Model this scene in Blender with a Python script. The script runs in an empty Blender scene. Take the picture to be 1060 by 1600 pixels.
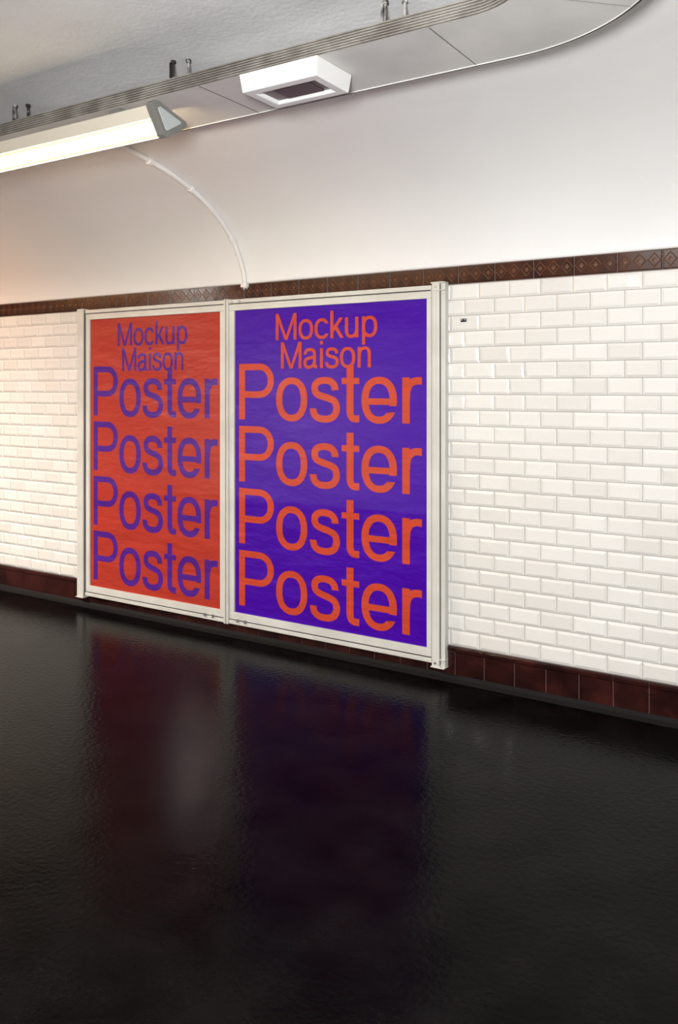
import bpy, bmesh, math, random
from mathutils import Vector
random.seed(7)
sc = bpy.context.scene
COL = sc.collection

# ---------------------------------------------------------------- helpers
def mat(name, color=(0.8,0.8,0.8), rough=0.5, spec=0.5, metal=0.0, coat=0.0, coat_rough=0.1, emis=None, estr=0.0):
    m = bpy.data.materials.new(name); m.use_nodes = True
    b = m.node_tree.nodes["Principled BSDF"]
    b.inputs["Base Color"].default_value = (*color, 1)
    b.inputs["Roughness"].default_value = rough
    b.inputs["Specular IOR Level"].default_value = spec
    b.inputs["Metallic"].default_value = metal
    b.inputs["Coat Weight"].default_value = coat
    b.inputs["Coat Roughness"].default_value = coat_rough
    if emis:
        b.inputs["Emission Color"].default_value = (*emis, 1)
        b.inputs["Emission Strength"].default_value = estr
    return m

def nodes(m):
    return m.node_tree.nodes, m.node_tree.links, m.node_tree.nodes["Principled BSDF"]

def add_noise_color(m, c1, c2, scale=3.0, detail=5, lo=0.35, hi=0.65, stretch=(1,1,1), input_name="Base Color"):
    N, L, b = nodes(m)
    tc = N.new("ShaderNodeTexCoord"); mp = N.new("ShaderNodeMapping")
    mp.inputs["Scale"].default_value = stretch
    nz = N.new("ShaderNodeTexNoise"); nz.inputs["Scale"].default_value = scale; nz.inputs["Detail"].default_value = detail
    cr = N.new("ShaderNodeValToRGB")
    cr.color_ramp.elements[0].position = lo; cr.color_ramp.elements[1].position = hi
    cr.color_ramp.elements[0].color = (*c1, 1); cr.color_ramp.elements[1].color = (*c2, 1)
    L.new(tc.outputs["Object"], mp.inputs[0]); L.new(mp.outputs[0], nz.inputs["Vector"])
    L.new(nz.outputs["Fac"], cr.inputs[0]); L.new(cr.outputs[0], b.inputs[input_name])
    return cr

def add_bump(m, scale=20, strength=0.2, dist=0.01, detail=4, stretch=(1,1,1), chain=None):
    N, L, b = nodes(m)
    tc = N.new("ShaderNodeTexCoord"); mp = N.new("ShaderNodeMapping")
    mp.inputs["Scale"].default_value = stretch
    nz = N.new("ShaderNodeTexNoise"); nz.inputs["Scale"].default_value = scale; nz.inputs["Detail"].default_value = detail
    bp = N.new("ShaderNodeBump"); bp.inputs["Strength"].default_value = strength; bp.inputs["Distance"].default_value = dist
    L.new(tc.outputs["Object"], mp.inputs[0]); L.new(mp.outputs[0], nz.inputs["Vector"])
    L.new(nz.outputs["Fac"], bp.inputs["Height"])
    if chain: L.new(chain.outputs[0], bp.inputs["Normal"])
    L.new(bp.outputs[0], b.inputs["Normal"])
    return bp

def obj(name, verts, faces, mats, parent=None, midx=None, smooth=False):
    me = bpy.data.meshes.new(name); me.from_pydata(verts, [], faces); 
    if not isinstance(mats, (list, tuple)): mats = [mats]
    for m in mats: me.materials.append(m)
    if midx:
        for p, i in zip(me.polygons, midx): p.material_index = i
    if smooth:
        for p in me.polygons: p.use_smooth = True
    me.update()
    o = bpy.data.objects.new(name, me); COL.objects.link(o)
    if parent: o.parent = parent
    return o

def empty(name, loc=(0,0,0)):
    e = bpy.data.objects.new(name, None); COL.objects.link(e); e.empty_display_size = 0.1
    return e

def box_vf(x0,x1,y0,y1,z0,z1,base=0):
    v=[(x0,y0,z0),(x1,y0,z0),(x1,y1,z0),(x0,y1,z0),(x0,y0,z1),(x1,y0,z1),(x1,y1,z1),(x0,y1,z1)]
    f=[(0,3,2,1),(4,5,6,7),(0,1,5,4),(1,2,6,5),(2,3,7,6),(3,0,4,7)]
    return v,[tuple(i+base for i in q) for q in f]

class MB:
    def __init__(s): s.v=[]; s.f=[]; s.m=[]
    def box(s,x0,x1,y0,y1,z0,z1,mi=0):
        v,f=box_vf(x0,x1,y0,y1,z0,z1,len(s.v)); s.v+=v; s.f+=f; s.m+=[mi]*6
    def add(s,v,f,mi=0):
        b=len(s.v); s.v+=v; s.f+=[tuple(i+b for i in q) for q in f]; s.m+=[mi]*len(f)
    def cyl(s,p,q,r,n=16,mi=0,r2=None,caps=True):
        p=Vector(p);q=Vector(q);d=(q-p).normalized()
        a=d.orthogonal().normalized();c=d.cross(a)
        if r2 is None: r2=r
        v=[];f=[]
        for k in range(n):
            t=2*math.pi*k/n; o=(a*math.cos(t)+c*math.sin(t))
            v.append(tuple(p+o*r)); v.append(tuple(q+o*r2))
        for k in range(n):
            j=(k+1)%n; f.append((2*k,2*j,2*j+1,2*k+1))
        if caps:
            f.append(tuple(2*k for k in range(n))[::-1]); f.append(tuple(2*k+1 for k in range(n)))
        s.add(v,f,mi)
    def prism_x(s,pts,x0,x1,mi=0,mis=None):
        n=len(pts); v=[(x0,a,b) for a,b in pts]+[(x1,a,b) for a,b in pts]
        f=[(i,(i+1)%n,n+(i+1)%n,n+i) for i in range(n)]
        f+= [tuple(range(n))[::-1], tuple(range(n,2*n))]
        b=len(s.v); s.v+=v; s.f+=[tuple(i+b for i in q) for q in f]
        s.m += (mis if mis else [mi]*n)+[mi,mi]
    def make(s,name,mats,parent=None,smooth=False,bevel=0,seg=2):
        o=obj(name,s.v,s.f,mats,parent,s.m,smooth)
        bm=bmesh.new(); bm.from_mesh(o.data); bmesh.ops.recalc_face_normals(bm,faces=bm.faces[:]); bm.to_mesh(o.data); bm.free()
        if bevel:
            md=o.modifiers.new("bevel","BEVEL"); md.width=bevel; md.segments=seg; md.limit_method='ANGLE'; md.angle_limit=math.radians(40)
        return o

# ---------------------------------------------------------------- constants
YW = 3.812          # wall plane
YO = -1.0           # opposite wall
X0, X1 = -10.0, 5.0
# ---------------------------------------------------------------- materials
m_tile = mat("white_glazed_tile",(0.80,0.785,0.755),0.11,0.55)
N,L,b = nodes(m_tile)
geo=N.new("ShaderNodeNewGeometry"); cr=N.new("ShaderNodeValToRGB")
cr.color_ramp.elements[0].color=(0.745,0.725,0.685,1); cr.color_ramp.elements[1].color=(0.82,0.805,0.77,1)
L.new(geo.outputs["Random Per Island"],cr.inputs[0]); L.new(cr.outputs[0],b.inputs["Base Color"])
add_bump(m_tile,25,0.16,0.01,2)
m_grout = mat("grout",(0.34,0.31,0.28),0.8,0.2)
m_brown = mat("brown_glazed_tile",(0.075,0.024,0.010),0.18,0.45)
add_noise_color(m_brown,(0.030,0.009,0.0045),(0.060,0.018,0.008),9,4)
m_brownr = mat("brown_glaze_thin",(0.12,0.048,0.022),0.2,0.45)
m_brown2 = mat("oxblood_glazed_tile",(0.06,0.016,0.012),0.14,0.5)
add_noise_color(m_brown2,(0.014,0.004,0.004),(0.045,0.011,0.009),7,5)
add_bump(m_brown2,18,0.15,0.01,3)
m_bgrout = mat("dark_grout",(0.24,0.20,0.18),0.9,0.2)
m_curb = mat("asphalt_upstand",(0.009,0.008,0.008),0.7,0.15)
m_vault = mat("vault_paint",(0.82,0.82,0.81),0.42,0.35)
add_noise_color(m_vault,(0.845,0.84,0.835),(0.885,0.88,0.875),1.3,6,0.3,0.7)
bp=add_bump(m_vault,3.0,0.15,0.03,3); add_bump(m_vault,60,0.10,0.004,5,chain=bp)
m_ceil = mat("ceiling_grey",(0.5,0.5,0.5),0.6,0.25)  # flat middle of the ceiling, greyer than the cove
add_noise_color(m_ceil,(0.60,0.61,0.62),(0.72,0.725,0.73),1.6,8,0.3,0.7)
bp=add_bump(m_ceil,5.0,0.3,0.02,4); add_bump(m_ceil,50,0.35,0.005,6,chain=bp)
m_floor = mat("black_asphalt_floor",(0.004,0.004,0.004),0.3,0.033)
add_noise_color(m_floor,(0.0015,0.0013,0.0014),(0.0050,0.0044,0.0045),5.0,8,0.35,0.7)
N,L,b = nodes(m_floor)
tc=N.new("ShaderNodeTexCoord")
nz=N.new("ShaderNodeTexNoise"); nz.inputs["Scale"].default_value=2.2; nz.inputs["Detail"].default_value=5; nz.inputs["Roughness"].default_value=0.5
mr=N.new("ShaderNodeMapRange"); mr.inputs["To Min"].default_value=0.12; mr.inputs["To Max"].default_value=0.20
mr.inputs["From Min"].default_value=0.3; mr.inputs["From Max"].default_value=0.7
L.new(tc.outputs["Object"],nz.inputs["Vector"]); L.new(nz.outputs["Fac"],mr.inputs["Value"]); L.new(mr.outputs[0],b.inputs["Roughness"])
bp=add_bump(m_floor,50,0.50,0.0028,3)

m_frame = mat("frame_enamel",(0.66,0.65,0.61),0.35,0.45)
add_noise_color(m_frame,(0.60,0.59,0.54),(0.68,0.67,0.62),6,6)
m_line = mat("dark_gasket",(0.03,0.03,0.035),0.6,0.3)
m_steel = mat("screw_steel",(0.55,0.55,0.55),0.3,0.5,metal=0.9)
def poster_mat(name,c):
    m=mat(name,c,0.38,0.12,coat=0.55,coat_rough=0.02)
    N,L,b=nodes(m)
    # paper wrinkles on the print, nearly flat glazing in front
    add_bump(m,2.6,0.9,0.03,4,stretch=(1,1,2.6))
    tc=N.new("ShaderNodeTexCoord"); nz=N.new("ShaderNodeTexNoise"); nz.inputs["Scale"].default_value=1.5; nz.inputs["Detail"].default_value=1
    cb=N.new("ShaderNodeBump"); cb.inputs["Strength"].default_value=0.02; cb.inputs["Distance"].default_value=0.03
    L.new(tc.outputs["Object"],nz.inputs["Vector"]); L.new(nz.outputs["Fac"],cb.inputs["Height"]); L.new(cb.outputs[0],b.inputs["Coat Normal"])
    return m
m_red = poster_mat("print_red",(0.42,0.040,0.024))
m_purL = poster_mat("print_violet_soft",(0.078,0.015,0.25))
m_pur = poster_mat("print_violet",(0.056,0.0005,0.345))
m_org = poster_mat("print_orange",(0.54,0.062,0.027))
m_traywhite = mat("tray_panel_paint",(0.62,0.61,0.59),0.45,0.3)
add_noise_color(m_traywhite,(0.60,0.59,0.57),(0.69,0.68,0.66),4,6)
m_rib = mat("ribbed_aluminium",(0.30,0.28,0.25),0.45,0.4,metal=0.2)
add_noise_color(m_rib,(0.20,0.18,0.16),(0.34,0.32,0.29),14,6)
m_joint = mat("joint_and_shadow_line",(0.05,0.045,0.04),0.8,0.2)  # dark panel joints, plus the shadow line coloured onto the tray's far lip
m_hang = mat("rusty_steel",(0.05,0.04,0.035),0.7,0.3)
add_noise_color(m_hang,(0.02,0.017,0.015),(0.35,0.34,0.33),25,6,0.5,0.66)
m_white = mat("white_plastic",(0.80,0.80,0.79),0.4,0.4)
m_grill = mat("smoked_lens",(0.16,0.14,0.13),0.35,0.5)
m_cap = mat("lamp_endcap_grey",(0.17,0.17,0.155),0.5,0.4)
m_capin = mat("lamp_endcap_insert",(0.42,0.45,0.44),0.4,0.4)
m_house = mat("lamp_housing_white",(0.70,0.65,0.54),0.35,0.5)
m_cond = mat("painted_conduit",(0.80,0.79,0.78),0.35,0.4)

# ---------------------------------------------------------------- floor
f=MB(); f.box(X0,X1,YO-0.1,YW+0.1,-0.12,0.0); floor=f.make("floor",m_floor)

# ---------------------------------------------------------------- wall with tiles
w=MB()
w.box(X0,X1,YW,YW+0.15,0.0,2.03,1)
rows=23; zb=0.165; zt=1.932; ph=(zt-zb)/rows; pw=0.152
for r in range(rows):
    off = -(0.5*pw if r%2 else 0)
    z0=zb+r*ph+0.0011; z1=zb+(r+1)*ph-0.0011
    x=X0+off
    while x<X1:
        a=max(x+0.0011,X0); c=min(x+pw-0.0011,X1)
        if c-a>0.04:
            t=[random.uniform(-0.0010,0.0010) for _ in range(4)]
            ins=0.012; ya=YW-0.0005; yb=YW-0.0035; yc=YW-0.0092
            v=[(a,ya,z0),(c,ya,z0),(c,ya,z1),(a,ya,z1),
               (a,yb,z0),(c,yb,z0),(c,yb,z1),(a,yb,z1),
               (a+ins,yc+t[0],z0+ins),(c-ins,yc+t[1],z0+ins),(c-ins,yc+t[2],z1-ins),(a+ins,yc+(t[0]+t[2]-t[1]),z1-ins)]
            fc=[(0,1,5,4),(1,2,6,5),(2,3,7,6),(3,0,4,7),(4,5,9,8),(5,6,10,9),(6,7,11,10),(7,4,8,11),(8,9,10,11)]
            w.add(v,fc,0)
        x+=pw
wall=w.make("wall_back",[m_tile,m_grout])

# brown relief frieze
t=MB()
t.box(X0,X1,YW-0.0085,YW-0.0002,1.933,2.022,1)
pt=0.1905; x=X0+0.06
while x<X1-pt:
    a,c=x+0.0014,x+pt-0.0014; z0,z1=1.935,2.019
    yb,yc=YW-0.010,YW-0.0135; ins=0.004
    v=[(a,YW-0.004,z0),(c,YW-0.004,z0),(c,YW-0.004,z1),(a,YW-0.004,z1),(a,yb,z0),(c,yb,z0),(c,yb,z1),(a,yb,z1),
       (a+ins,yc,z0+ins),(c-ins,yc,z0+ins),(c-ins,yc,z1-ins),(a+ins,yc,z1-ins)]
    t.add(v,[(0,1,5,4),(1,2,6,5),(2,3,7,6),(3,0,4,7),(4,5,9,8),(5,6,10,9),(6,7,11,10),(7,4,8,11),(8,9,10,11)],0)
    zc=(z0+z1)/2
    for k in range(3):
        xc=a+(c-a)*(k+0.5)/3
        def dia(rx,rz,y): return [(xc-rx,y,zc),(xc,y,zc-rz),(xc+rx,y,zc),(xc,y,zc+rz)]
        v=dia(0.030,0.034,yc)+dia(0.0265,0.030,yc-0.0022)+dia(0.023,0.026,yc)
        fc=[]
        for i in range(4):
            j=(i+1)%4; fc+=[(i,j,4+j,4+i),(4+i,4+j,8+j,8+i)]
        t.add(v,fc,2)
        v=dia(0.012,0.013,yc)+[(xc,yc-0.0028,zc)]
        t.add(v,[(0,1,4),(1,2,4),(2,3,4),(3,0,4)],2)
    x+=pt
trim=t.make("trim_1",[m_brown,m_bgrout,m_brownr])

# baseboard
t=MB()
t.box(X0,X1,YW-0.0145,YW-0.0002,0.0,0.160,1)
x=X0+0.03
while x<X1-0.152:
    a,c=x+0.0010,x+0.1510
    pr=[(YW-0.005,0.026),(YW-0.016,0.026),(YW-0.017,0.135),(YW-0.022,0.142),(YW-0.022,0.156),(YW-0.016,0.163),(YW-0.005,0.163)]
    t.prism_x(pr,a,c,0)
    x+=0.152
pr=[(YW-0.005,0.0),(YW-0.055,0.0),(YW-0.03,0.012),(YW-0.018,0.027),(YW-0.005,0.027)]
t.prism_x(pr,X0,X1,2)
base=t.make("baseboard_back",[m_brown2,m_bgrout,m_curb])

# ---------------------------------------------------------------- vault / ceiling
prof=[(0,2.022),(0.012,2.08),(0.05,2.17),(0.125,2.275),(0.223,2.362),(0.33,2.428),(0.453,2.483),(0.57,2.522),(0.688,2.552),(0.80,2.573),(0.924,2.590),(1.2,2.618),(1.55,2.640),(2.0,2.650),(2.406,2.652)]
full=prof+[(4.812-u,z) for u,z in prof[-2::-1]]
def cr_interp(P,n=5):
    out=[]
    for i in range(len(P)-1):
        p0=P[max(i-1,0)];p1=P[i];p2=P[i+1];p3=P[min(i+2,len(P)-1)]
        for k in range(n):
            t=k/n
            out.append(tuple(0.5*((2*p1[d])+(-p0[d]+p2[d])*t+(2*p0[d]-5*p1[d]+4*p2[d]-p3[d])*t*t+(-p0[d]+3*p1[d]-3*p2[d]+p3[d])*t**3) for d in range(len(p1))))
    out.append(tuple(P[-1])); return out
fp=cr_interp(full,4)
V=[];F=[];MI=[]
nx=30
for i in range(nx+1):
    xx=X0+(X1-X0)*i/nx
    for u,z in fp: V.append((xx,YW-0.006-u if u<2.4 else YW-u,z))
n=len(fp)
for i in range(nx):
    for j in range(n-1):
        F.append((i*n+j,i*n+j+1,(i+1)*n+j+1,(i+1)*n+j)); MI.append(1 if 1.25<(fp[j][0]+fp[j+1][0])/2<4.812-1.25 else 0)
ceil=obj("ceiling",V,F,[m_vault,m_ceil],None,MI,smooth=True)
bm=bmesh.new(); bm.from_mesh(ceil.data)
bm.normal_update()
if sum(fc.normal.z for fc in bm.faces)>0: bmesh.ops.reverse_faces(bm,faces=bm.faces[:])
bm.to_mesh(ceil.data); bm.free()
md=ceil.modifiers.new("thickness","SOLIDIFY"); md.thickness=0.12; md.offset=-1

# other walls
m_tile2 = mat("white_tile_far",(0.78,0.76,0.73),0.2,0.5)
N,L,b=nodes(m_tile2)
br=N.new("ShaderNodeTexBrick"); br.inputs["Scale"].default_value=1.0
br.inputs["Brick Width"].default_value=0.152; br.inputs["Row Height"].default_value=0.0768; br.inputs["Mortar Size"].default_value=0.002
br.inputs["Color1"].default_value=(0.80,0.78,0.75,1); br.inputs["Color2"].default_value=(0.76,0.74,0.71,1); br.inputs["Mortar"].default_value=(0.45,0.42,0.38,1)
tc=N.new("ShaderNodeTexCoord"); sx=N.new("ShaderNodeSeparateXYZ"); cx=N.new("ShaderNodeCombineXYZ"); ad=N.new("ShaderNodeMath")
L.new(tc.outputs["Object"],sx.inputs[0]); L.new(sx.outputs[0],ad.inputs[0]); L.new(sx.outputs[1],ad.inputs[1]); L.new(ad.outputs[0],cx.inputs[0]); L.new(sx.outputs[2],cx.inputs[1])
L.new(cx.outputs[0],br.inputs["Vector"]); L.new(br.outputs["Color"],b.inputs["Base Color"])
o=MB(); o.box(X0,X1,YO-0.15,YO,0,2.03); o.make("wall_front",m_tile2)
o=MB(); o.box(X0-0.15,X0,YO-0.15,YW+0.15,0,2.8); o.make("wall_left",m_tile2)
o=MB(); o.box(X1,X1+0.15,YO-0.15,YW+0.15,0,2.8); o.make("wall_right",m_tile2)

# ---------------------------------------------------------------- cable tray with bend
YN,YF=2.27,2.63; ZB,ZT=2.50,2.552; BX=-1.0; RI=0.22; CY=YN-RI
path=[]  # (inner point, outward dir)
xx=X0+0.02
while xx<BX-0.01:
    path.append((Vector((xx,YN,0)),Vector((0,1,0)))); xx+=0.5
path.append((Vector((BX,YN,0)),Vector((0,1,0))))
for k in range(1,25):
    a=math.pi/2*(1-k/24); d=Vector((math.cos(a),math.sin(a),0))
    path.append((Vector((BX,CY,0))+d*RI,d))
path.append((Vector((BX+RI,YO+0.6,0)),Vector((1,0,0))))
W_=YF-YN
pf=[(0.0,ZB,0),(W_-0.012,ZB,0),(W_-0.012,ZB-0.004,2),(W_-0.006,ZB-0.004,2),(W_,ZB+0.0,0),(W_,ZT-0.01,0),(W_-0.004,ZT-0.01,0),(0.006,ZT,1)]
rb=6
h=(ZT-ZB)/rb
for k in range(rb):
    zz=ZT-k*h
    pf+=[(-0.004,zz-0.001,1),(-0.004,zz-h*0.62,1),(0.003,zz-h*0.70,1),(0.003,zz-h*0.97,1)]
V=[];F=[];M=[]
n=len(pf)
for p,d in path:
    for o_,z,mi in pf:
        q=p+d*o_; V.append((q.x,q.y,z))
for i in range(len(path)-1):
    for j in range(n):
        k=(j+1)%n
        F.append((i*n+j,i*n+k,(i+1)*n+k,(i+1)*n+j)); M.append(pf[j][2])
F.append(tuple(range(n))); M.append(0); F.append(tuple((len(path)-1)*n+j for j in range(n))); M.append(0)
tray=empty("cable_tray")
to=obj("tray_body",V,F,[m_traywhite,m_rib,m_joint],tray,M)
bm=bmesh.new(); bm.from_mesh(to.data); bmesh.ops.recalc_face_normals(bm,faces=bm.faces[:]); bm.to_mesh(to.data); bm.free()
s=MB()
for xj in (-1.14,-2.05,-3.9,-5.9):
    s.box(xj-0.0010,xj+0.0010,YN+0.002,YF-0.003,ZB-0.0010,ZB+0.002)
for ang in (45,):
    a=math.radians(ang); d=Vector((math.cos(a),math.sin(a),0)); q=Vector((-d.y,d.x,0))*0.0008
    c0=Vector((BX,CY,0))
    A=c0+d*(RI+0.002); B=c0+d*(RI+W_-0.003)
    s.add([(A.x-q.x,A.y-q.y,ZB-0.0012),(A.x+q.x,A.y+q.y,ZB-0.0012),(B.x+q.x,B.y+q.y,ZB-0.0012),(B.x-q.x,B.y-q.y,ZB-0.0012)],[(0,1,2,3)])
s.make("panel_joints",m_joint,tray)

def ceil_z(y):
    u=YW-y
    P=full
    for i in range(len(P)-1):
        if P[i][0]<=u<=P[i+1][0]:
            t=(u-P[i][0])/(P[i+1][0]-P[i][0]); return P[i][1]*(1-t)+P[i+1][1]*t
    return 2.65
for i,xh in enumerate((-4.03,-3.12,-2.202,-1.30)):
    s=MB()
    for yy,dx,r in ((2.315,-0.012,0.0045),(2.335,0.045,0.005)):
        zc=ceil_z(yy)
        s.cyl((xh+dx,yy,ZT+0.002),(xh+dx,yy,zc+0.01),r,10)
        s.cyl((xh+dx,yy,zc-0.010),(xh+dx,yy,zc+0.004),0.010,6)
        s.cyl((xh+dx,yy,ZT+0.008),(xh+dx,yy,ZT+0.016),0.010,6)
        if dx<0: s.box(xh+dx-0.014,xh+dx-0.008,yy-0.006,yy+0.008,ZT+0.002,zc-0.005)
    s.box(xh-0.034,xh+0.066,2.295,2.40,ZT+0.0005,ZT+0.008)
    s.make("tray_hanger_bracket",m_hang)

# ---------------------------------------------------------------- emergency light box
e=empty("emergency_light")
ex0,ex1,ey0,ey1=-1.858,-1.535,2.262,2.475
s=MB()
zb_,zt_=2.437,2.4995
tp=0.008
A=[(ex0,ey0,zt_),(ex1,ey0,zt_),(ex1,ey1,zt_),(ex0,ey1,zt_)]
B=[(ex0+tp,ey0+tp,zb_),(ex1-tp,ey0+tp,zb_),(ex1-tp,ey1-tp,zb_),(ex0+tp,ey1-tp,zb_)]
C=[(ex0+.04,ey0+.045,zb_),(ex1-.04,ey0+.045,zb_),(ex1-.04,ey1-.040,zb_),(ex0+.04,ey1-.040,zb_)]
D=[(ex0+.046,ey0+.051,zb_+.012),(ex1-.046,ey0+.051,zb_+.012),(ex1-.046,ey1-.046,zb_+.012),(ex0+.046,ey1-.046,zb_+.012)]
fc=[(0,1,2,3)]
for i in range(4):
    j=(i+1)%4; fc+=[(i,j,4+j,4+i),(4+i,4+j,8+j,8+i),(8+i,8+j,12+j,12+i)]
s.add(A+B+C+D,fc,0)
sh=s.make("housing",m_white,e,bevel=0.003)
s=MB(); s.add(D,[(0,1,2,3)],0)
s.box(ex0+.10,ex1-.075,ey0+.065,ey1-.060,zb_+.006,zb_+.012,1)
s.make("lens",[m_grill,mat("lens_core",(0.06,0.042,0.038),0.4)],e)

# ---------------------------------------------------------------- fluorescent lamps
def lamp(x0,x1,ybase,sgn,color,strength,ztop=2.46,mount=2.50,edge=None):
    root=empty("fluorescent_lamp")
    P1=(0.0,0.0);PA=(0.024,-0.040);P4=(0.155,-0.018);P5=(0.02,0.010)
    tr=lambda p:(ybase+sgn*p[0],ztop+p[1])
    em=mat("tube_diffuser",(0.9,0.88,0.8),0.4,0.3,emis=color,estr=strength)
    em2=mat("diffuser_edge",(0.9,0.80,0.5),0.4,0.3,emis=(1.0,0.62,0.22),estr=edge if edge else strength)
    s=MB()
    s.prism_x([tr(p) for p in (P1,PA,(0.060,-0.050),(0.13,-0.040),P4,P5)],x0+0.02,x1-0.02,0)
    s.make("housing",m_house,root)
    s=MB()
    dp=[(0.026,-0.0415),(0.0315,-0.053),(0.036,-0.064),(0.045,-0.084),(0.052,-0.094),(0.062,-0.0985),(0.085,-0.094),(0.125,-0.066),(0.150,-0.042),(0.131,-0.0415),(0.061,-0.0515)]
    s.prism_x([tr(p) for p in dp],x0+0.02,x1-0.02,0,mis=[1,0,0,0,1,0,0,0,0,0,0])
    s.make("diffuser",[em,em2],root)
    s=MB()
    outl=[(-0.006,0.006),(-0.008,-0.006),(0.048,-0.100),(0.060,-0.108),(0.072,-0.104),(0.168,-0.046),(0.174,-0.034),(0.166,-0.022),(0.03,0.016),(0.01,0.017)]
    for a,c in ((x0-0.012,x0+0.022),(x1-0.022,x1+0.012)):
        s.prism_x([tr(p) for p in outl],a,c,0)
    ins=[(0.018,-0.010),(0.058,-0.080),(0.068,-0.082),(0.140,-0.038),(0.138,-0.030),(0.03,-0.002)]
    s.prism_x([tr(p) for p in ins],x1+0.0105,x1+0.0135,1)
    s.prism_x([tr(p) for p in ins],x0-0.0135,x0-0.0105,1)
    s.make("end_caps",[m_cap,m_capin],root,bevel=0.003,seg=3)
    s=MB()
    for xm in (x0+0.25,x1-0.25):
        ya,yb=sorted((ybase+sgn*0.05,ybase+sgn*0.11))
        s.box(xm-0.03,xm+0.03,ya,yb,ztop-0.02,mount-0.0006)
    s.make("mounting_brackets",m_cap,root)
    return root
WARM=(1.0,0.80,0.50); ORANGE=(1.0,0.47,0.17); COOL=(0.99,0.99,0.98)
lamp(-3.80,-2.243,2.234,1,WARM,16,edge=1.3)
lamp(-6.6,-5.1,2.234,1,ORANGE,34.0)
lamp(-1.7,-0.2,0.45,1,COOL,21.0,ztop=2.60,mount=2.648)  # unseen fixture, added for cool light on the tile wall
lamp(0.9,2.4,0.45,1,COOL,14.0,ztop=2.60,mount=2.648)  # second unseen fixture, added for cool light from the right
# unseen round lamp, added to throw the pale streak on the floor
bl=empty("streak_lamp")
LX,LY=-5.94,1.06
s=MB(); s.cyl((LX,LY,2.648),(LX,LY,2.60),0.14,32)
s.cyl((LX,LY,2.602),(LX,LY,2.475),0.14,40,r2=0.21,caps=False); s.cyl((LX,LY,2.602),(LX,LY,2.475),0.135,40,r2=0.205,caps=False)
s.make("shade",m_cap,bl)  # skirt added to keep this lamp's light off the vault
s=MB(); s.cyl((LX,LY,2.60),(LX,LY,2.56),0.09,32,r2=0.09); s.cyl((LX,LY,2.56),(LX,LY,2.505),0.09,32,r2=0.065)
s.make("globe",mat("streak_lamp_glow",(0.9,0.9,0.9),0.4,0.3,emis=(1.0,0.93,0.86),estr=2100),bl)

# photographer's flash: unseen area light added beside the camera
fl=bpy.data.lights.new("camera_flash","AREA"); fl.shape='DISK'; fl.size=0.35; fl.energy=141; fl.color=(0.99,0.985,0.98)
flo=bpy.data.objects.new("camera_flash",fl); COL.objects.link(flo); flo.location=(-0.10,-0.25,1.62)
flo.rotation_euler=(math.radians(93),0,math.radians(26))

# ---------------------------------------------------------------- conduit on vault
XC=-3.068
pts=[(XC,YW-0.012-0.006-u,z-0.006) for u,z in cr_interp(prof[:12],4)]
pts=[(XC,YW-0.022,1.99)]+pts
cu=bpy.data.curves.new("conduit_run","CURVE"); cu.dimensions='3D'; sp=cu.splines.new('POLY'); sp.points.add(len(pts)-1)
for i,p in enumerate(pts):
    if 0<i<len(pts)-1:
        a=Vector(pts[i-1]);c=Vector(pts[i+1]);tg=(c-a).normalized(); nn=Vector((0,-tg.z,tg.y)); 
        if nn.z>0: nn=-nn
        q=Vector(p)+nn*0.006
    else: q=Vector(p)
    sp.points[i].co=(q.x,q.y,q.z,1)
cu.bevel_depth=0.0135; cu.bevel_resolution=4; cu.materials.append(m_cond)
cond=empty("wall_conduit")
co=bpy.data.objects.new("pipe",cu); COL.objects.link(co); co.parent=cond
s=MB()
for (u,z,ang) in ((0.45,2.470,25),(0.12,2.258,55),(0.75,2.55,12)):
    a=math.radians(ang)
    y=YW-0.020-u
    d=Vector((0,-math.cos(a),math.sin(a)))*0.010
    s.cyl(Vector((XC,y,z))-d,Vector((XC,y,z))+d,0.0185,14)
s.box(XC-0.02,XC+0.02,YW-0.038,YW-0.012,2.0,2.02)
s.make("clips",m_cond,cond)

# ---------------------------------------------------------------- poster frame
fr=empty("poster_display_frame")
Yf=3.765
FZ0,FZ1=0.074,1.932
PZ0,PZ1=0.142,1.868
s=MB()
s.box(-4.43,-1.82,3.784,YW-0.0102,FZ0+0.01,FZ1-0.01)
bays=[(-4.383,-3.202),(-3.170,-1.872)]
post=[(-4.3446,-3.238),(-3.1325,-1.9038)]
for (a,c),(pa,pc) in zip(bays,post):
    s.box(a,c,Yf+0.004,3.785,PZ1,FZ1-0.026)
    s.box(a,c,Yf+0.004,3.785,FZ0+0.026,PZ0)
    s.box(a,pa,Yf+0.004,3.785,PZ0,PZ1)
    s.box(pc,c,Yf+0.004,3.785,PZ0,PZ1)
    s.box(a,c,Yf,3.79,FZ1-0.0225,FZ1)
    s.box(a,c,Yf,3.79,FZ0,FZ0+0.0225)
s.make("rails",m_frame,fr,bevel=0.002)
s=MB()
for (a,c) in bays:
    s.box(a,c,Yf+0.003,3.79,FZ1-0.0275,FZ1-0.0210)
    s.box(a,c,Yf+0.003,3.79,FZ0+0.0210,FZ0+0.0275)
s.box(-3.1885,-3.1835,Yf-0.004,3.785,FZ0,FZ1)
s.box(-1.8725,-1.8655,Yf-0.004,3.785,FZ0,FZ1)
s.box(-1.8265,-1.8235,Yf-0.006,3.80,FZ0,FZ1)
s.box(-4.3865,-4.3825,Yf-0.002,3.785,FZ0,FZ1)
s.make("gaskets",m_line,fr)
s=MB()
s.box(-1.866,-1.826,3.750,YW-0.0102,FZ0-0.012,FZ1+0.010)
s.box(-1.824,-1.800,3.762,YW-0.0102,FZ0-0.012,FZ1+0.010)
s.box(-1.872,-1.798,3.747,YW-0.0102,FZ1+0.006,FZ1+0.013)
s.box(-1.872,-1.798,3.747,YW-0.0102,FZ1-0.030,FZ1-0.026)
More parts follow.
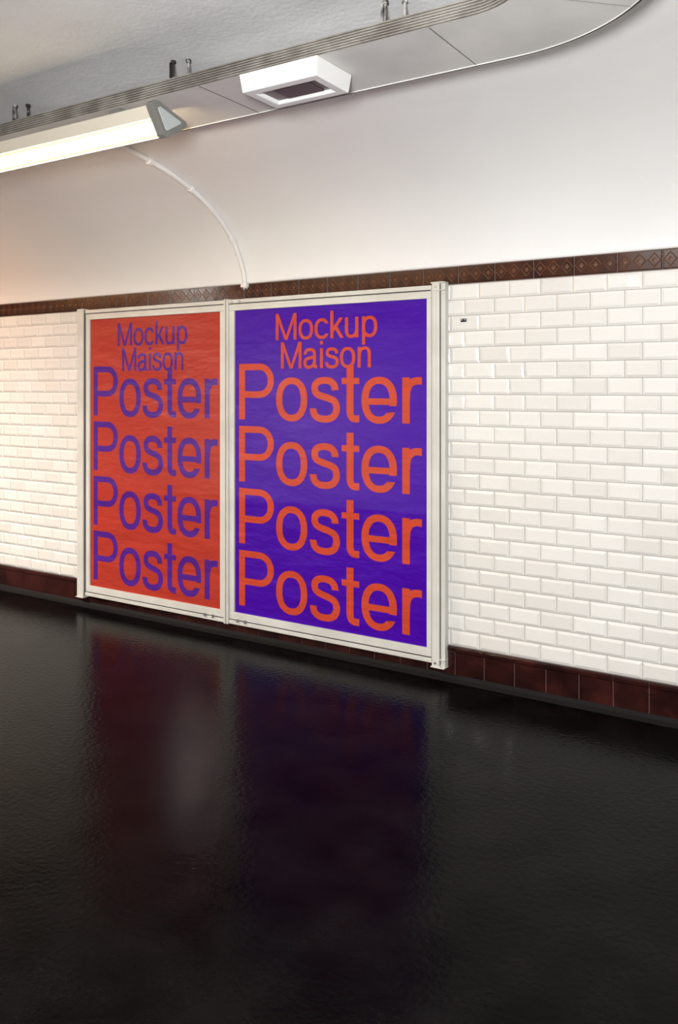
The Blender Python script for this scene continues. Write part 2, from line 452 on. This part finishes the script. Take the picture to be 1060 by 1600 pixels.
s.box(-1.872,-1.798,3.747,YW-0.0102,FZ0+0.024,FZ0+0.028)
s.box(-1.872,-1.798,3.747,YW-0.0102,FZ0-0.016,FZ0-0.010)
s.box(-4.452,-4.420,3.758,YW-0.0102,FZ0-0.012,FZ1+0.008)
s.box(-4.418,-4.387,3.752,YW-0.0102,FZ0-0.012,FZ1+0.008)
s.box(-4.455,-4.384,3.748,YW-0.0102,FZ0-0.016,FZ0-0.010)
s.box(-3.202,-3.1885,3.758,YW-0.0102,FZ0-0.004,FZ1+0.004)
s.box(-3.1835,-3.170,3.758,YW-0.0102,FZ0-0.004,FZ1+0.004)
s.make("posts",m_frame,fr,bevel=0.004)
s=MB()
for xs in (-3.345,-3.285,-3.10,-3.045):
    s.cyl((xs,Yf-0.006,FZ0+0.026),(xs,Yf+0.006,FZ0+0.026),0.010,16)
for xs in (-3.145,-3.09):
    s.cyl((xs,Yf-0.006,FZ1-0.014),(xs,Yf+0.006,FZ1-0.014),0.009,16)
for zs in (FZ1-0.012,FZ0+0.008):
    s.cyl((-1.846,3.744,zs),(-1.846,3.752,zs),0.006,12)
s.make("lock_screws",m_steel,fr)

# ---------------------------------------------------------------- lettering
WV,WH=0.140,0.117
def ell(cx,cy,rx,ry,a0,a1,n=40,e=2.25):
    out=[]
    for i in range(n+1):
        a=math.radians(a0+(a1-a0)*i/n); c,s_=math.cos(a),math.sin(a)
        out.append((cx+rx*math.copysign(abs(c)**(2/e),c), cy+ry*math.copysign(abs(s_)**(2/e),s_)))
    return out
def cat(P,n=8): return cr_interp(P,n)
H2=WH/2
G={}
G['o']=(0.765,[(ell(0.385,0.367,0.272,0.324,0,360,64),'closed',None,None)])
G['P']=(0.92,[([(0.155,0),(0.155,1)],'open',None,None),
   ([(0.155,1-H2),(0.55,1-H2)]+ell(0.55,0.695,0.272,1-H2-0.695,90,-90,30,2.1)[1:]+[(0.155,0.695-(1-H2-0.695))],'open',None,None)])
G['s']=(0.69,[(cat([(0.570,0.530),(0.545,0.615),(0.47,0.675),(0.345,0.695),(0.22,0.675),(0.15,0.615),(0.145,0.530),(0.19,0.465),(0.30,0.425),(0.43,0.393),(0.545,0.345),(0.592,0.265),(0.592,0.180),(0.54,0.095),(0.45,0.050),(0.340,0.039),(0.22,0.055),(0.135,0.115),(0.105,0.215)]),'open','h','h')])
G['t']=(0.405,[(cat([(0.20,0.945),(0.20,0.70),(0.20,0.45),(0.20,0.20),(0.212,0.115),(0.255,0.065),(0.32,0.055),(0.385,0.060)]),'open','h','v'),
   ([(0.03,0.735-0.052),(0.385,0.735-0.052)],'open',None,None,0.104)])
G['e']=(0.765,[(ell(0.385,0.367,0.272,0.324,-14,326,60),'open','h','h'),([(0.13,0.345),(0.64,0.345)],'open',None,None,0.105)])
G['r']=(0.45,[([(0.15,0),(0.15,0.735)],'open',None,None),(cat([(0.155,0.40),(0.165,0.52),(0.21,0.615),(0.29,0.668),(0.37,0.680),(0.44,0.676)]),'open',None,'v')])
G['M']=(1.15,[([(0.15,0),(0.15,1)],'open',None,None),([(1.01,0),(1.01,1)],'open',None,None),([(0.150,1),(0.58,0)],'open','h','h',0.126),([(1.01,1),(0.58,0)],'open','h','h',0.126)])
G['c']=(0.70,[(ell(0.375,0.367,0.265,0.324,30,328,50),'open','h','h')])
G['k']=(0.67,[([(0.15,0),(0.15,1)],'open',None,None),([(0.16,0.24),(0.565,0.735)],'open',None,'h',0.130),([(0.31,0.42),(0.60,0)],'open','h','h',0.134)])
G['u']=(0.755,[([(0.595,0),(0.595,0.735)],'open',None,None),(cat([(0.15,0.735),(0.15,0.50),(0.15,0.26),(0.175,0.13),(0.25,0.058),(0.355,0.042),(0.47,0.070),(0.555,0.15),(0.595,0.29)]),'open','h',None)])
G['p']=(0.77,[([(0.15,-0.27),(0.15,0.735)],'open',None,None),(ell(0.405,0.367,0.260,0.324,0,360,60),'closed',None,None)])
G['a']=(0.755,[(cat([(0.120,0.515),(0.150,0.615),(0.235,0.680),(0.355,0.697),(0.475,0.675),(0.545,0.605),(0.560,0.50),(0.560,0.32),(0.560,0.155),(0.578,0.072),(0.63,0.050),(0.69,0.054)]),'open','h','v'),
   (cat([(0.560,0.46),(0.51,0.418),(0.40,0.395),(0.27,0.370),(0.165,0.325),(0.115,0.245),(0.115,0.155),(0.165,0.075),(0.26,0.038),(0.37,0.050),(0.48,0.105),(0.545,0.19),(0.562,0.29)]),'open',None,None)])
G['i']=(0.295,[([(0.15,0),(0.15,0.735)],'open',None,None),([(0.15,0.865),(0.15,1)],'open',None,None)])
G['n']=(0.745,[([(0.15,0),(0.15,0.735)],'open',None,None),(cat([(0.155,0.40),(0.175,0.54),(0.24,0.64),(0.345,0.690),(0.455,0.690),(0.545,0.635),(0.587,0.54),(0.592,0.43),(0.592,0.2),(0.592,0.0)]),'open',None,'h')])
def strip(P,closed,c0,c1,wfix=None):
    n=len(P); Ls=[];Rs=[]
    for i in range(n):
        if closed:
            a=P[n-2] if i in (0,n-1) else P[i-1]; c=P[1] if i in (0,n-1) else P[i+1]
        else:
            a=P[max(i-1,0)]; c=P[min(i+1,n-1)]
        tx,ty=c[0]-a[0],c[1]-a[1]; l=math.hypot(tx,ty) or 1; tx/=l;ty/=l
        w_=wfix if wfix else math.sqrt((WV*ty)**2+(WH*tx)**2)
        nx_,ny_=-ty,tx
        cap=c0 if i==0 else (c1 if i==n-1 else None)
        if not closed and cap:
            hx,hy=(1,0) if cap=='h' else (0,1)
            dt=hx*nx_+hy*ny_
            sg=1 if dt>0 else -1
            k=min(1/max(abs(dt),0.55),1.8)
            ox,oy=hx*sg*k,hy*sg*k
        else: ox,oy=nx_,ny_
        p=P[i]
        Ls.append((p[0]+ox*w_/2,p[1]+oy*w_/2)); Rs.append((p[0]-ox*w_/2,p[1]-oy*w_/2))
    v=Ls+Rs; f=[(i,i+1,n+i+1,n+i) for i in range(n-1)]
    return v,f
def word(mb,text,xa,xb,base,cap,y,track=-0.02):
    V=[];F=[];pen=0
    for ci,ch in enumerate(text):
        adv,st=G[ch]
        for si,q in enumerate(st):
            P,kind,c0,c1=q[:4]; wf=q[4] if len(q)>4 else None
            v,f_=strip(P,kind=='closed',c0,c1,wf); b_=len(V)
            V+=[(p[0]+pen,p[1],-0.00008*si-0.00004*(ci%2)) for p in v]; F+=[tuple(i+b_ for i in k) for k in f_]
        pen+=adv+track
    mn=min(v[0] for v in V);mx_=max(v[0] for v in V); sx_=(xb-xa)/(mx_-mn)
    mb.add([(xa+(v[0]-mn)*sx_,y+v[2],base+v[1]*cap) for v in V],F,0)

def poster(px0,px1,bg,fg,pos):
    root=empty("poster")
    s=MB(); s.box(px0+0.0003,px1-0.0003,3.7795,3.7838,PZ0+0.0003,PZ1-0.0003); s.make("sheet",bg,root)
    s=MB(); y=3.7793
    for bz in (0.186,0.540,0.893,1.247): word(s,"Poster",pos[0],pos[1],bz,0.316,y)
    word(s,"Mockup",pos[2],pos[3],1.690,0.146,y-0.0005)
    word(s,"Maison",pos[4],pos[5],1.532,0.146,y-0.0010)
    o=obj("lettering",s.v,s.f,fg,root,s.m)
    bm=bmesh.new(); bm.from_mesh(o.data); bm.normal_update()
    bad=[f_ for f_ in bm.faces if f_.normal.y>0]; bmesh.ops.reverse_faces(bm,faces=bad); bm.to_mesh(o.data); bm.free()
poster(-4.3446,-3.238,m_red,m_purL,(-4.316,-3.264,-4.094,-3.500,-4.053,-3.531))
poster(-3.1325,-1.9038,m_pur,m_org,(-3.103,-1.935,-2.842,-2.190,-2.806,-2.228))

# little sticker on tiles
s=MB(); s.box(-1.735,-1.705,YW-0.0112,YW-0.0092,1.747,1.763,0); s.box(-1.733,-1.724,YW-0.0116,YW-0.011,1.755,1.760,1); s.box(-1.716,-1.709,YW-0.0116,YW-0.011,1.755,1.760,1)
s.make("asset_sticker",[mat("sticker_black",(0.012,0.012,0.02),0.6,0.2),mat("sticker_white",(0.5,0.5,0.5),0.5)])

# ---------------------------------------------------------------- world / camera
wd=bpy.data.worlds.new("World"); sc.world=wd; wd.use_nodes=True
wd.node_tree.nodes["Background"].inputs[0].default_value=(0.02,0.02,0.022,1)
cam=bpy.data.cameras.new("camera"); camo=bpy.data.objects.new("camera",cam); COL.objects.link(camo)
cam.sensor_fit='VERTICAL'; cam.sensor_height=36; cam.lens=1328/1600*36; cam.shift_y=-195/1600
camo.location=(0,0,1.43); camo.rotation_euler=(math.radians(90),0,math.atan2(0.54,0.8417))
cam.clip_start=0.02
sc.camera=camo
sc.view_settings.view_transform='Standard'
sc.view_settings.look='None'
sc.view_settings.exposure=0
